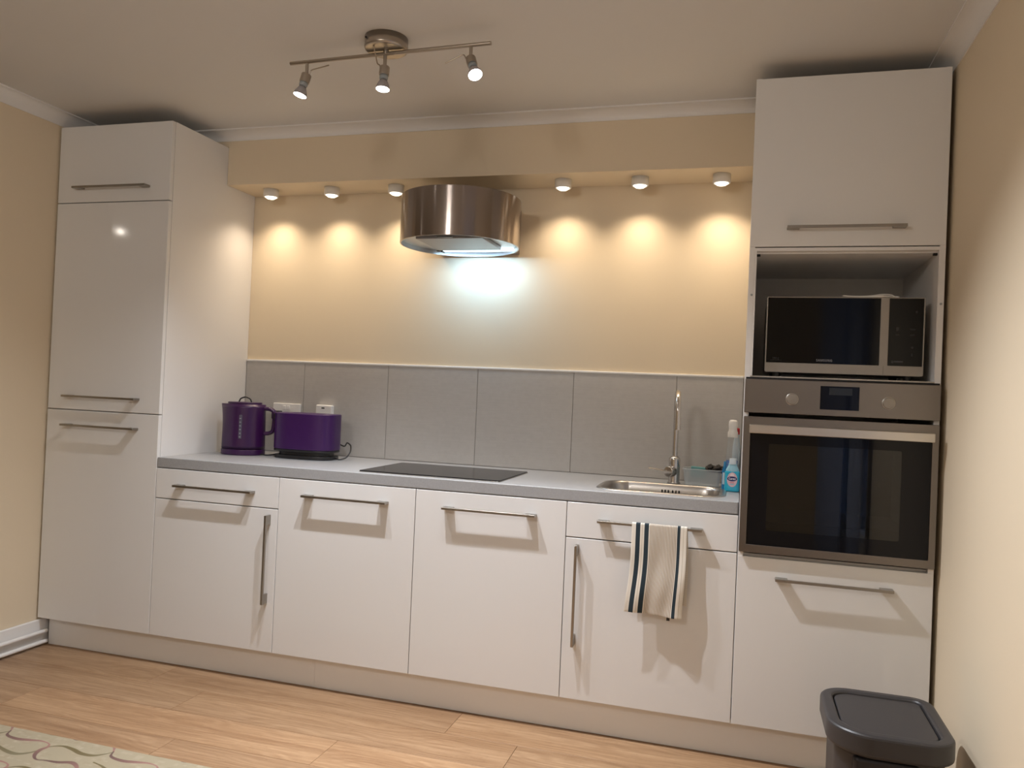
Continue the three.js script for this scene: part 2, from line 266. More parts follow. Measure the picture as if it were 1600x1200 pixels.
// ------------------------------------------------------------------ extractor hood
{ const cx = 1.81, cz = -0.342, r = 0.255, yb = 1.843, yt = 2.043;
  const g = thing('cooker_hood', 'round brushed steel drum-shaped extractor hood on the cream wall', 'extractor', [cx, yb, cz]);
  const h = yt - yb; add('shell', lathe([[r - 0.006, 0.0], [r - 0.001, 0.0], [r, 0.001], [r, h - 0.002], [r - 0.002, h], [0, h]], 128), M.hood, g);
  add('inner_wall', new THREE.CylinderGeometry(r - 0.0065, r - 0.0065, 0.03, 96, 1, true).translate(0, 0.015, 0), Object.assign(M.hoodPanel.clone(), { side: THREE.DoubleSide }), g);
  add('underside', cyl(r - 0.0068, r - 0.0068, 0.004, 0, 0.018, 0, 96), M.hoodPanel, g);
  add('filter_panel', rb(-0.135, 0.155, 0.002, 0.018, -0.1, 0.165, 0.003), std(L(0.33, 0.33, 0.34), 0.42, { metalness: 0.6 }), g);
  add('back_box', rb(-0.19, 0.19, 0.012, h + 0.012, zB - cz + 0.0005, -0.175, 0.002), M.hood, g);
  add('control_strip', rb(-0.03, 0.035, 0.003, 0.006, 0.175, 0.19, 0.001), M.blackPlastic, g);
  const ln = add('lamp_strip', rb(-0.125, 0.2, 0.004, 0.018, -0.15, -0.12, 0.004), M.stripGlow, g); ln.userData.label = 'cold white lamp strip under the hood';
  for (const x of [-0.134]) add('lamp_end_cap', rb(x, x + 0.009, 0.0, 0.018, -0.152, -0.118, 0.002), M.blackPlastic, g);
  const li = new THREE.RectAreaLight(L(...HOOD.color), HOOD.power, 0.30, 0.026); li.position.set(0.04, 0.002, -0.137); li.rotation.set(-Math.PI / 2 + 0.25, 0, 0); g.add(li); li.name = 'hood_light';
}

// ------------------------------------------------------------------ bulkhead puck lights
[[0.772, 'beside the fridge housing'], [1.10, 'second from the fridge housing'], [1.43, 'next to the hood, towards the fridge housing'], [2.217, 'next to the hood, towards the oven cabinet'], [2.548, 'second from the oven cabinet'], [2.8805, 'beside the oven cabinet']].forEach(([x, w]) => {
  const g = thing('puck_light', 'small white lit downlight under the bulkhead, ' + w, 'light', [x, yBulk, -0.492], 'downlights under the bulkhead');
  add('casing', lathe([[0, 0], [0.036, 0], [0.036, -0.032], [0.034, -0.036], [0.029, -0.036], [0.029, -0.03], [0, -0.03]].reverse(), 40), M.whitePlastic, g);
  add('lens', lathe([[0, -0.046], [0.018, -0.0435], [0.027, -0.037], [0.0285, -0.0305], [0, -0.0305]], 32), M.puckGlow, g);
  const s = new THREE.SpotLight(L(...PUCK.color), PUCK.cd, 0, PUCK.angle, 1, 2); s.position.set(0, -0.049, 0); s.target.position.set(x, 0, -0.492); s.castShadow = true; s.shadow.radius = 1.1; s.name = 'puck_spot'; g.add(s);
});

// ------------------------------------------------------------------ ceiling spot bar
function spotHead(parent, p, dir, leverEnd, lit) {   // p: foot of the stem on the bar (local), dir: where the bulb points
  const g = new THREE.Group(); g.name = 'spot_head'; g.position.set(...p); parent.add(g);
  const d = new THREE.Vector3(...dir).normalize(), q = new THREE.Quaternion().setFromUnitVectors(new THREE.Vector3(0, -1, 0), d), o = new THREE.Vector3(0, -0.04, 0);
  const aim = (geo) => geo.applyQuaternion(q).translate(o.x, o.y, o.z);
  add('stem', cyl(0.0058, 0.0058, 0.04, 0, -0.042, 0, 16), M.lampMetal, g);
  add('holder', aim(lathe([[0, -0.031], [0.0165, -0.031], [0.0172, -0.03], [0.0172, -0.002], [0.0155, 0], [0, 0]], 32)), M.lampMetal, g);
  add('lamp_socket', aim(lathe([[0, -0.047], [0.0128, -0.047], [0.0128, -0.043], [0.0145, -0.0425], [0.0145, -0.0305], [0, -0.0305]], 28)), M.ceramicGrey, g);
  add('bulb', aim(lathe([[0.0225, -0.0795], [0.0232, -0.078], [0.021, -0.067], [0.0155, -0.055], [0.0118, -0.0472], [0, -0.0472]], 36)), M.bulbGlass, g);
  add('bulb_face', aim(lathe([[0, -0.083], [0.012, -0.0825], [0.0215, -0.0805], [0.0224, -0.0796], [0, -0.0796]], 36)), M.lensGlow, g);
  const a = new THREE.Vector3(0.012, 0, 0.006), e = new THREE.Vector3(...leverEnd); const sgn = Math.sign(e.x) || 1;
  add('aiming_lever', tube([[sgn * 0.012, -0.046, 0.004], [sgn * 0.018, -0.034, 0.005], [sgn * 0.026, -0.028, 0.005], [(sgn * 0.026 + e.x) / 2, (-0.028 + e.y) / 2, (0.005 + e.z) / 2], leverEnd], 0.0022, 40, 8), M.lampMetal, g);
  const s = new THREE.SpotLight(L(...lit.color), lit.cd, 0, lit.angle, 1, 2); const at = o.clone().addScaledVector(d, 0.0865); s.position.copy(at); s.name = 'bulb_light'; g.add(s);
  g.updateWorldMatrix(true, false); s.target.position.copy(g.localToWorld(at.clone().addScaledVector(d, 1))); s.castShadow = true; s.shadow.radius = 0.75;
  return g;
}
{ const px = 1.795, pz = 0.412, g = thing('ceiling_spot_bar', 'brushed nickel ceiling light bar with three lit spotlights', 'ceiling light', [px, yCeil, pz]);
  g.rotation.y = -0.035;
  add('ceiling_plate', lathe([[0, -0.042], [0.066, -0.042], [0.0715, -0.0385], [0.073, -0.034], [0.073, -0.0005], [0, -0.0005]], 72), M.lampMetal, g);
  add('plate_screw', cyl(0.003, 0.003, 0.004, 0, 0, 0, 12).rotateX(Math.PI / 2).translate(-0.045, -0.016, 0.0575), M.dark, g);
  add('bar', merge(cyl(0.0065, 0.0065, 0.752, 0, 0, 0, 24).rotateZ(-Math.PI / 2).translate(-0.374, -0.0515, 0)), M.lampMetal, g);
  add('bar_mount', cyl(0.009, 0.009, 0.012, 0, -0.053, 0, 20), M.lampMetal, g);
  spotHead(g, [-0.306, -0.055, 0], [-0.2, -1, 0.16], [0.09, -0.018, 0.004], { ...SPOT, cd: 6.4 });
  spotHead(g, [-0.002, -0.055, 0], [0.0, -1, 0.10], [-0.018, 0.012, 0.05], SPOT);
  spotHead(g, [0.309, -0.055, 0], [0.45, -1, 0.42], [-0.088, -0.05, 0.004], { ...SPOT, cd: 13.5 });
}
// lamp out of view to the left, placed for its highlight in the fridge door
{ const g = thing('unseen_spotlight', 'single nickel ceiling spotlight out of view to the left, placed for its highlight in the fridge door', 'ceiling light', [-1.46, yCeil, 1.915]);
  add('ceiling_plate', lathe([[0, -0.03], [0.042, -0.03], [0.045, -0.026], [0.045, -0.0005], [0, -0.0005]], 40), M.lampMetal, g);
  spotHead(g, [0, -0.022, 0], [0.75, -1, -0.35], [-0.08, -0.03, 0], { ...FAR, angle: 1.3 }); }

{ const g = thing('unseen_ceiling_light', 'unseen round dome ceiling lamp, placed to light the cabinet fronts from behind the camera', 'ceiling light', [1.7, yCeil, 3.0]);  // out of view, placed to light the unit fronts and the room
  add('ceiling_plate', cyl(0.26, 0.26, 0.02, 0, -0.0205, 0, 64), M.lampMetal, g);
  add('dome', lathe([[0, -0.1], [0.09, -0.096], [0.17, -0.08], [0.225, -0.05], [0.245, -0.0208], [0, -0.0208]], 64), std(L(0.85, 0.85, 0.84), 0.4, { emissive: L(1, 0.95, 0.88), emissiveIntensity: 2.5 }), g);
  const p = new THREE.PointLight(L(...UNSEEN_DOME.color), UNSEEN_DOME.cd); p.position.set(0, -0.12, 0); p.shadow.radius = 11; p.castShadow = true; p.name = 'unseen_dome_light'; g.add(p); }
// ------------------------------------------------------------------ oven
{ const x0 = 3.0035, x1 = 3.6065, g = thing('built_in_oven', 'built-in stainless steel oven with black glass door and two knobs', 'oven');
  const a = 0.0;
  add('control_panel', rb(x0, x1, 1.1965, 1.3115, -0.02, a + 0.018, 0.002), M.ovenSteel, g);
  add('dark_gap_strip', bx(x0 + 0.002, x1 - 0.002, 1.3115, 1.3175, -0.02, a + 0.006), M.dark, g);  // dark strip set in the black gap under the shelf edging
  const dsp = add('display', rb(3.2445, 3.365, 1.2175, 1.2955, a + 0.016, a + 0.0188, 0.0008), M.blackGlass, g); add('display_window', bx(3.272, 3.343, 1.2665, 1.2905, 0.0186, 0.0190), std(L(0.018, 0.021, 0.023), 0.15), dsp);
  for (const x of [3.1562, 3.4536]) { const k = add('knob', lathe([[0, 0.008], [0.0165, 0.008], [0.0175, 0.007], [0.0175, 0]], 40).rotateX(Math.PI / 2).translate(x, 1.2472, a + 0.0182), std(L(0.33, 0.305, 0.275), 0.42, { metalness: 0.9 }), g); add('knob_ring', new THREE.TorusGeometry(0.0188, 0.0017, 12, 48).translate(x, 1.2472, a + 0.0195), M.steel, k); }
  const s = rrect(x0, x1, 0.7216, 1.1835, 0.003); s.holes.push(rrect(3.0262, 3.5865, 0.7485, 1.1275, 0.001));
  add('door_frame', ext(s, 0.034, 0.0015).translate(0, 0, -0.016), M.ovenSteel, g);
  add('door_handle', merge(rb(3.0225, 3.5885, 1.1275, 1.157, a + 0.016, a + 0.05, 0.003)), M.steel, g);
  const gl = rrect(3.0264, 3.5863, 0.7487, 1.1273, 0.001); gl.holes.push(rrect(3.088, 3.50, 0.800, 1.093, 0.006));
  add('glass_border', ext(gl, 0.006).translate(0, 0, a + 0.008), M.blackGlass, g);
  add('window_glass', bx(3.088, 3.50, 0.800, 1.093, a + 0.009, a + 0.0135), std(L(0.30, 0.29, 0.29), 0.02, { transmission: 1, thickness: 0, ior: 1.52 }), g);
  const cav = std(L(0.05, 0.045, 0.04), 0.35);
  add('cavity', merge(bx(3.06, 3.066, 0.77, 1.12, -0.42, 0.006), bx(3.545, 3.551, 0.77, 1.12, -0.42, 0.006), bx(3.066, 3.545, 0.77, 0.776, -0.42, 0.006), bx(3.066, 3.545, 1.114, 1.12, -0.42, 0.006), bx(3.06, 3.551, 0.77, 1.12, -0.426, -0.42)), cav, g);
  for (const x of [3.068, 3.537]) for (const y of [0.905, 0.972]) add('shelf_clip', rb(x, x + 0.006, y - 0.013, y + 0.013, -0.05, -0.03, 0.002), M.steel, g);
  add('oven_tray', rb(3.075, 3.536, 0.822, 0.828, -0.38, -0.02, 0.002), M.ovenSteel, g);
}
// ------------------------------------------------------------------ microwave
{ const x0 = 3.0655, x1 = 3.5645, y0 = 1.3395, y1 = 1.6005, zf = -0.045, fy = nz0 + 0.0008, g = thing('microwave', 'silver and black microwave oven standing in the cabinet niche', 'microwave');
  add('case', rb(x0 + 0.003, x1 - 0.003, y0 + 0.004, y1 - 0.002, -0.4, zf - 0.02, 0.004), M.silver, g);
  for (const x of [x0 + 0.04, x1 - 0.04]) for (const z of [-0.09, -0.36]) add('foot', cyl(0.012, 0.014, y0 + 0.006 - fy, x, fy, z, 16), M.blackPlastic, g);
  const s = rrect(x0, x1, y0, y1, 0.006); s.holes.push(rrect(x0 + 0.004, 3.4295, 1.3725, y1 - 0.003, 0.002), rrect(3.4555, x1 - 0.004, 1.3725, y1 - 0.003, 0.002));
  add('front_frame', ext(s, 0.02, 0.0012).translate(0, 0, zf - 0.02), std(L(0.33, 0.305, 0.275), 0.42, { metalness: 0.5 }), g);
  const scr = (xa, xb, draw, nm) => { const w = xb - xa, h = y1 - 0.003 - 1.3725, W = w > 0.2 ? 1024 : 800, t = canvasTex(W, Math.round(W * h / w), draw); const ge = bx(xa, xb, 1.3725, y1 - 0.003, zf - 0.018, zf - 0.004); const p = ge.attributes.position, uv = ge.attributes.uv; for (let i = 0; i < p.count; i++) uv.setXY(i, (p.getX(i) - xa) / w, (p.getY(i) - 1.3725) / h); return add(nm, ge, std(0xffffff, 0.08, { map: t, specularIntensity: 0.5 }), g); };
  scr(x0 + 0.0045, 3.429, (c, w, h) => { c.fillStyle = '#07080c'; c.fillRect(0, 0, w, h); c.fillStyle = '#8a8a8e'; c.textAlign = 'center'; c.font = 'bold 33px sans-serif'; c.fillText('SAMSUNG', w * 0.525, h - 22, 150); c.fillStyle = '#55565a'; c.font = '26px sans-serif'; c.fillText('100 g', w * 0.085, h - 36); c.fillRect(w * 0.035, h - 26, 110, 2); }, 'door_glass');
  scr(3.456, x1 - 0.0045, (c, w, h) => { c.fillStyle = '#08080a'; c.fillRect(0, 0, w, h); c.fillStyle = '#2c2c30'; const d = (x, y, a, b) => c.fillRect(w * x - a / 2, h * y - b / 2, a, b); d(0.8, 0.2, 50, 60); d(0.26, 0.45, 60, 90); d(0.7, 0.455, 130, 40); d(0.26, 0.54, 90, 30); d(0.7, 0.54, 100, 32); d(0.7, 0.72, 60, 50); d(0.7, 0.83, 40, 80); c.fillStyle = '#3a3a3e'; d(0.14, 0.94, 60, 60); d(0.32, 0.935, 210, 42); }, 'control_panel');
  add('power_cord', tube([[3.33, 1.6045, -0.1], [3.36, 1.6035, -0.115], [3.41, 1.605, -0.12], [3.46, 1.613, -0.13], [3.487, 1.612, -0.14], [3.492, 1.604, -0.13], [3.45, 1.6035, -0.1], [3.38, 1.6035, -0.13], [3.45, 1.606, -0.17], [3.505, 1.6035, -0.12], [3.51, 1.6035, -0.2]], 0.0033, 120, 8).translate(-0.02, 0.001, 0.052), M.whitePlastic, g).userData.label = 'white cord lying coiled on top';
  add('door_split', bx(3.4425, 3.4432, y0 + 0.002, 1.372, zf - 0.001, zf + 0.0002), M.dark, g);
}

// ------------------------------------------------------------------ sockets
{ const g = thing('double_socket', 'white double wall socket on the tiles behind kettle and toaster', 'socket', [0, 0, 0], 'wall sockets'); const z = zB + 0.009;
  add('plate', rb(0.773, 0.924, 1.041, 1.127, z, z + 0.012, 0.004), M.whitePlastic, g);
  for (const x of [0.837, 0.86]) add('switch', rb(x - 0.008, x + 0.008, 1.096, 1.116, z + 0.011, z + 0.0155, 0.002), M.whitePlastic, g);
  const p = add('plug', rb(0.785, 0.829, 1.048, 1.09, z + 0.012, z + 0.045, 0.006), M.blackPlastic, g); p.userData.label = 'black mains plug'; }
{ const g = thing('single_socket', 'white single socket with a dark slot, standing out behind the toaster', 'socket', [0, 0, 0], 'wall sockets'); const z = zB + 0.009;
  add('plate', rb(1.018, 1.104, 1.041, 1.127, z, z + 0.012, 0.004), M.whitePlastic, g);
  add('charger', rb(1.022, 1.108, 1.05, 1.129, z + 0.0125, z + 0.034, 0.006), M.whitePlastic, g);
  add('charger_slot', rb(1.053, 1.07, 1.111, 1.117, z + 0.033, z + 0.0348, 0.001), M.dark, g); }

// ------------------------------------------------------------------ kettle
{ const g = thing('kettle', 'purple plastic jug kettle with a clear water gauge beside the fridge housing', 'kettle', [0.769, yWt + 0.0004, -0.368]); g.rotation.y = 0.25;
  const egg = (w, d, sp) => { const s = new THREE.Shape(); for (let i = 0; i <= 72; i++) { const a = i / 72 * Math.PI * 2; const c = Math.cos(a), n = Math.sin(a); const f = c < 0 ? 1 + sp * Math.pow(-c, 8) : 1; const x = w * c * f, y = d * n; i ? s.lineTo(x, y) : s.moveTo(x, y); } return s; };
  add('power_base', plan(egg(0.100, 0.082, 0.0), 0, 0.026, 0.004), M.purple, g);
  // body lofted from base to rim, spout growing at the top left
  const N = 72, K = 14, pos = [], idx = [];
  for (let k = 0; k <= K; k++) { const t = k / K, y = 0.028 + t * 0.205, w = 0.099 - 0.004 * t, d = 0.081 - 0.006 * t; for (let i = 0; i < N; i++) { const a = i / N * Math.PI * 2, c = Math.cos(a), n = Math.sin(a); const f = c < 0 ? 1 + 0.15 * Math.pow(-c, 10) * Math.pow(t, 3) : 1; pos.push(w * c * f, y, d * n); } }
  for (let k = 0; k < K; k++) for (let i = 0; i < N; i++) { const a = k * N + i, b = k * N + (i + 1) % N; idx.push(a, a + N, b, b, a + N, b + N); }
  const bot = pos.length / 3; pos.push(0, 0.028, 0); const top = bot + 1; pos.push(0, 0.236, 0); for (let i = 0; i < N; i++) { idx.push(bot, i, (i + 1) % N); idx.push(top, K * N + (i + 1) % N, K * N + i); }
  let b = new THREE.BufferGeometry(); b.setAttribute('position', new THREE.Float32BufferAttribute(pos, 3)); b.setIndex(idx); b = b.toNonIndexed(); b.computeVertexNormals();
  b.deleteAttribute('normal'); b = mergeVertices(b); b.computeVertexNormals(); add('body', b, M.purple, g);
  add('lid', plan(egg(0.078, 0.062, 0), 0.231, 0.243, 0.003), M.purple, g);
  add('lid_loop', tube([[-0.03, 0.242, 0], [-0.022, 0.258, 0], [0.0, 0.266, 0], [0.022, 0.258, 0], [0.03, 0.242, 0]], 0.0032, 40, 10), M.blackPlastic, g);
  const hs = new THREE.Shape(); hs.moveTo(0, 0); hs.lineTo(0.012, 0); hs.lineTo(0.012, 0.022); hs.lineTo(0, 0.022); hs.closePath();
  add('grip', tube([[0.088, 0.216, 0], [0.12, 0.214, 0], [0.139, 0.2, 0], [0.141, 0.16, 0], [0.136, 0.115, 0], [0.118, 0.102, 0], [0.092, 0.1, 0]], 0.0095, 80, 14).scale(1, 1, 1.3), M.purple, g);
  { g.updateWorldMatrix(true, false); add('cable', tube([[0.868, 0.893, -0.36], [0.90, 0.8905, -0.37], [0.935, 0.899, -0.42], [0.945, 0.94, -0.47], [0.93, 1.0, -0.52], [0.86, 1.06, -0.545], [0.825, 1.07, -0.555]], 0.0032, 80, 8).applyMatrix4(g.matrixWorld.clone().invert()), M.blackPlastic, g).userData.label = 'black mains cable'; }
  add('water_gauge', rb(0.004, 0.018, 0.075, 0.185, 0.071, 0.0805, 0.003), std(L(0.10, 0.09, 0.13), 0.25), g);
  for (let k = 0; k < 6; k++) add('gauge_mark', rb(0.007, 0.0145, 0.083 + k * 0.017, 0.0855 + k * 0.017, 0.0803, 0.0810, 0.0003, 1), std(L(0.35, 0.38, 0.4), 0.4), g);
}
// ------------------------------------------------------------------ toaster
{ const g = thing('toaster', 'purple two-slot toaster with a black foot between kettle and hob', 'toaster', [1.088, yWt + 0.0004, -0.395]); g.rotation.y = 0.04;
  const oval = (w, d, n = 3.2) => { const s = new THREE.Shape(); for (let i = 0; i <= 80; i++) { const a = i / 80 * Math.PI * 2, c = Math.cos(a), m = Math.sin(a); const x = w * Math.sign(c) * Math.pow(Math.abs(c), 2 / n), y = d * Math.sign(m) * Math.pow(Math.abs(m), 2 / n); i ? s.lineTo(x, y) : s.moveTo(x, y); } return s; };
  add('foot', plan(oval(0.143, 0.085), 0, 0.016, 0.003), M.blackPlastic, g);
  add('waist', plan(oval(0.125, 0.068), 0.016, 0.034), M.blackPlastic, g);
  add('lower_band', plan(oval(0.148, 0.088), 0.032, 0.042, 0.003), M.blackPlastic, g);
  const s = oval(0.149, 0.089); for (const y of [-0.03, 0.03]) s.holes.push(rrect(-0.1, 0.1, y - 0.014, y + 0.014, 0.006));
  add('body', plan(s, 0.042, 0.205, 0.004), M.purpleBright, g);
  add('slot_well', merge(bx(-0.11, 0.11, 0.06, 0.064, -0.05, 0.05)), M.dark, g);
  { g.updateWorldMatrix(true, false); add('cable', tube([[1.228, 0.898, -0.40], [1.25, 0.8905, -0.40], [1.275, 0.899, -0.42], [1.285, 0.925, -0.44], [1.27, 0.95, -0.47], [1.235, 0.96, -0.50], [1.2, 0.94, -0.54], [1.15, 0.96, -0.56], [1.09, 1.06, -0.566]], 0.0032, 80, 8).applyMatrix4(g.matrixWorld.clone().invert()), M.blackPlastic, g).userData.label = 'black mains cable'; }
  add('push_lever', rb(-0.172, -0.146, 0.17, 0.198, -0.014, 0.014, 0.004), M.blackPlastic, g); }

// ------------------------------------------------------------------ washing-up things right of the tap
const by = yWt + 0.0005;
{ const g = thing('plastic_tub', 'clear plastic tub with scourers standing behind the sink', 'tub', [2.853, by, -0.4525]);
  const clear = std(L(0.72, 0.76, 0.78), 0.3, { transmission: 0.62, thickness: 0, ior: 1.4 });
  const a = 0.074, c = 0.042, h = 0.068; const N = 64, pos = [], idx = []; const ring = (k, y, r) => rrect(-a * k, a * k, -c * k, c * k, r).getSpacedPoints(N - 1).forEach((p) => pos.push(p.x, y, p.y));
  ring(0.3, 0.001, 0.005); ring(0.88, 0.0, 0.012); ring(0.91, 0.004, 0.014); ring(1, h - 0.002, 0.016); ring(1.05, h, 0.018); ring(1.05, h - 0.004, 0.018);
  for (let k = 0; k < 5; k++) for (let i = 0; i < N; i++) { const p = k * N + i, q = k * N + (i + 1) % N; idx.push(p, p + N, q, q, p + N, q + N); }
  for (let i = 1; i < N - 1; i++) idx.push(0, i, i + 1);
  const b = new THREE.BufferGeometry(); b.setAttribute('position', new THREE.Float32BufferAttribute(pos, 3)); b.setIndex(idx); b.computeVertexNormals(); clear.side = THREE.DoubleSide; add('wall', b, clear, g); }
function blob(r, sx, sy, sz, amp, fr, n = 40) { const g = new THREE.SphereGeometry(r, n, Math.round(n * 0.7)); const p = g.attributes.position; for (let i = 0; i < p.count; i++) { const x = p.getX(i), y = p.getY(i), z = p.getZ(i); const k = 1 + amp * (nA(x * fr + 50, y * fr + z * fr * 0.7 + 50) - 0.5) + amp * 0.6 * (nB(z * fr * 2 + 40, x * fr * 2 + y * fr + 40) - 0.5); p.setXYZ(i, x * k * sx, y * k * sy, z * k * sz); } g.computeVertexNormals(); return g; }
tag(add('sponge', rb(-0.03, 0.03, -0.022, 0.022, -0.012, 0.012, 0.005).rotateX(-0.1).rotateZ(-0.05).translate(2.836, 0.939, -0.462), std(L(0.16, 0.36, 0.36), 0.9)), 'teal washing-up sponge sticking out of the clear tub', 'sponge');
for (const [x, y, z, lb] of [[2.886, 0.957, -0.45, 'dark wire scourer ball in the tub next to the sponge'], [2.917, 0.957, -0.445, 'dark wire scourer ball at the bottle end of the tub']]) tag(add('scourer', blob(0.0185, 1, 0.85, 1, 0.5, 180, 56).translate(x, y, z), std(L(0.022, 0.018, 0.016), 0.6, { metalness: 0.2 })), lb, 'scourer', 'scourers in the tub');
const liquid = (r, g, b) => std(L(r, g, b), 0.08, { transmission: 0.55, thickness: 0.03, ior: 1.33 });
{ const g = thing('soap_bottle', 'blue hand soap bottle with an oval printed label beside the oven cabinet', 'bottle', [2.9705, by, -0.318]);
  const prof = (w, d, y0, y1, b) => plan(rrect(-w, w, -d, d, Math.min(w, d) * 0.85), y0, y1, b);
  add('bottle', merge(prof(0.0285, 0.0175, 0, 0.078, 0.005)), std(L(0.02, 0.42, 0.62), 0.1, { clearcoat: 0.6 }), g);
  add('shoulder', lathe([[0.0165, 0.076], [0.0165, 0.083], [0.0125, 0.094], [0.0105, 0.1], [0.0105, 0.106], [0, 0.106]], 32).scale(1.5, 1, 1), std(L(0.30, 0.55, 0.66), 0.1), g);
  add('cap', merge(cyl(0.0135, 0.0125, 0.022, 0, 0.104, 0, 28)), std(L(0.62, 0.70, 0.76), 0.3), g);
  const lt = canvasTex(512, 640, (c, w, h) => { c.fillStyle = '#d9b7bf'; c.beginPath(); c.ellipse(w / 2, h / 2, w / 2, h / 2, 0, 0, 7); c.fill(); c.fillStyle = '#e9d9dc'; c.beginPath(); c.ellipse(w / 2, h * 0.2, w * 0.2, h * 0.14, 0, 0, 7); c.fill(); c.fillStyle = '#15205f'; c.beginPath(); c.ellipse(w / 2, h * 0.44, w * 0.47, h * 0.17, 0, 0, 7); c.fill(); c.fillStyle = '#ffffff'; c.font = 'bold 128px sans-serif'; c.textAlign = 'center'; c.fillText('Carex', w / 2, h * 0.505, w * 0.8); c.fillStyle = '#c0455e'; c.fillRect(w * 0.3, h * 0.68, w * 0.4, 24); c.fillStyle = '#8fb9cf'; c.fillRect(w * 0.32, h * 0.78, w * 0.36, 50); });
  const e = new THREE.Shape(); e.absellipse(0, 0, 0.019, 0.0275, 0, Math.PI * 2); const le = new THREE.ExtrudeGeometry(e, { depth: 0.0006, bevelEnabled: false, curveSegments: 32 }); const p = le.attributes.position, uv = le.attributes.uv; for (let i = 0; i < p.count; i++) uv.setXY(i, (p.getX(i) + 0.019) / 0.038, (p.getY(i) + 0.0275) / 0.055);
  const lab = add('label', le.translate(0, 0.046, 0.0174), std(0xffffff, 0.35, { map: lt }), g); lab.userData.label = 'pink label with a dark blue oval'; }
{ const g = thing('pump_bottle', 'tall clear bottle with a white domed cap and blue liquid, behind the soap', 'bottle', [2.9655, by, -0.405]);
  add('bottle', lathe([[0, 0.001], [0.0225, 0.001], [0.024, 0.004], [0.024, 0.105], [0.0235, 0.125], [0.021, 0.15], [0.0185, 0.172], [0.0175, 0.203]], 40), std(L(0.9, 0.92, 0.93), 0.06, { transmission: 0.9, thickness: 0, ior: 1.45, side: THREE.DoubleSide }), g);
  add('liquid', lathe([[0, 0.004], [0.0215, 0.004], [0.0222, 0.01], [0.0222, 0.112], [0, 0.112]], 40), std(L(0.03, 0.16, 0.5), 0.15), g);
  add('cap', lathe([[0.0195, 0.203], [0.0195, 0.222], [0.0165, 0.228], [0.0155, 0.238], [0.0172, 0.25], [0.0165, 0.264], [0.012, 0.271], [0, 0.2725]], 36), std(L(0.78, 0.77, 0.75), 0.35), g); }
{ const g = thing('cleaner_bottle', 'white cleaning bottle with a red top tucked behind the soap', 'bottle', [2.981, by, -0.468]);
  add('bottle', lathe([[0, 0], [0.0155, 0], [0.0165, 0.003], [0.0165, 0.13], [0.0145, 0.17], [0.0095, 0.2], [0.0085, 0.215], [0, 0.215]], 36), std(L(0.62, 0.72, 0.78), 0.35), g);
  add('cap', lathe([[0.0105, 0.213], [0.0105, 0.234], [0.0085, 0.238], [0, 0.238]], 28), std(L(0.5, 0.02, 0.03), 0.35), g); }
{ const g = thing('small_bottle', 'small blue bottle with a pale label between the tub and the soap', 'bottle', [2.9415, by, -0.352]);
  add('bottle', lathe([[0, 0], [0.0095, 0], [0.0105, 0.003], [0.0105, 0.075], [0.006, 0.092], [0.005, 0.11], [0, 0.111]], 28), std(L(0.02, 0.2, 0.42), 0.15), g);
  add('label', new THREE.CylinderGeometry(0.0108, 0.0108, 0.045, 28, 1, true, -0.8, 1.4).translate(0, 0.045, 0), std(L(0.55, 0.66, 0.72), 0.4, { side: THREE.DoubleSide }), g); }

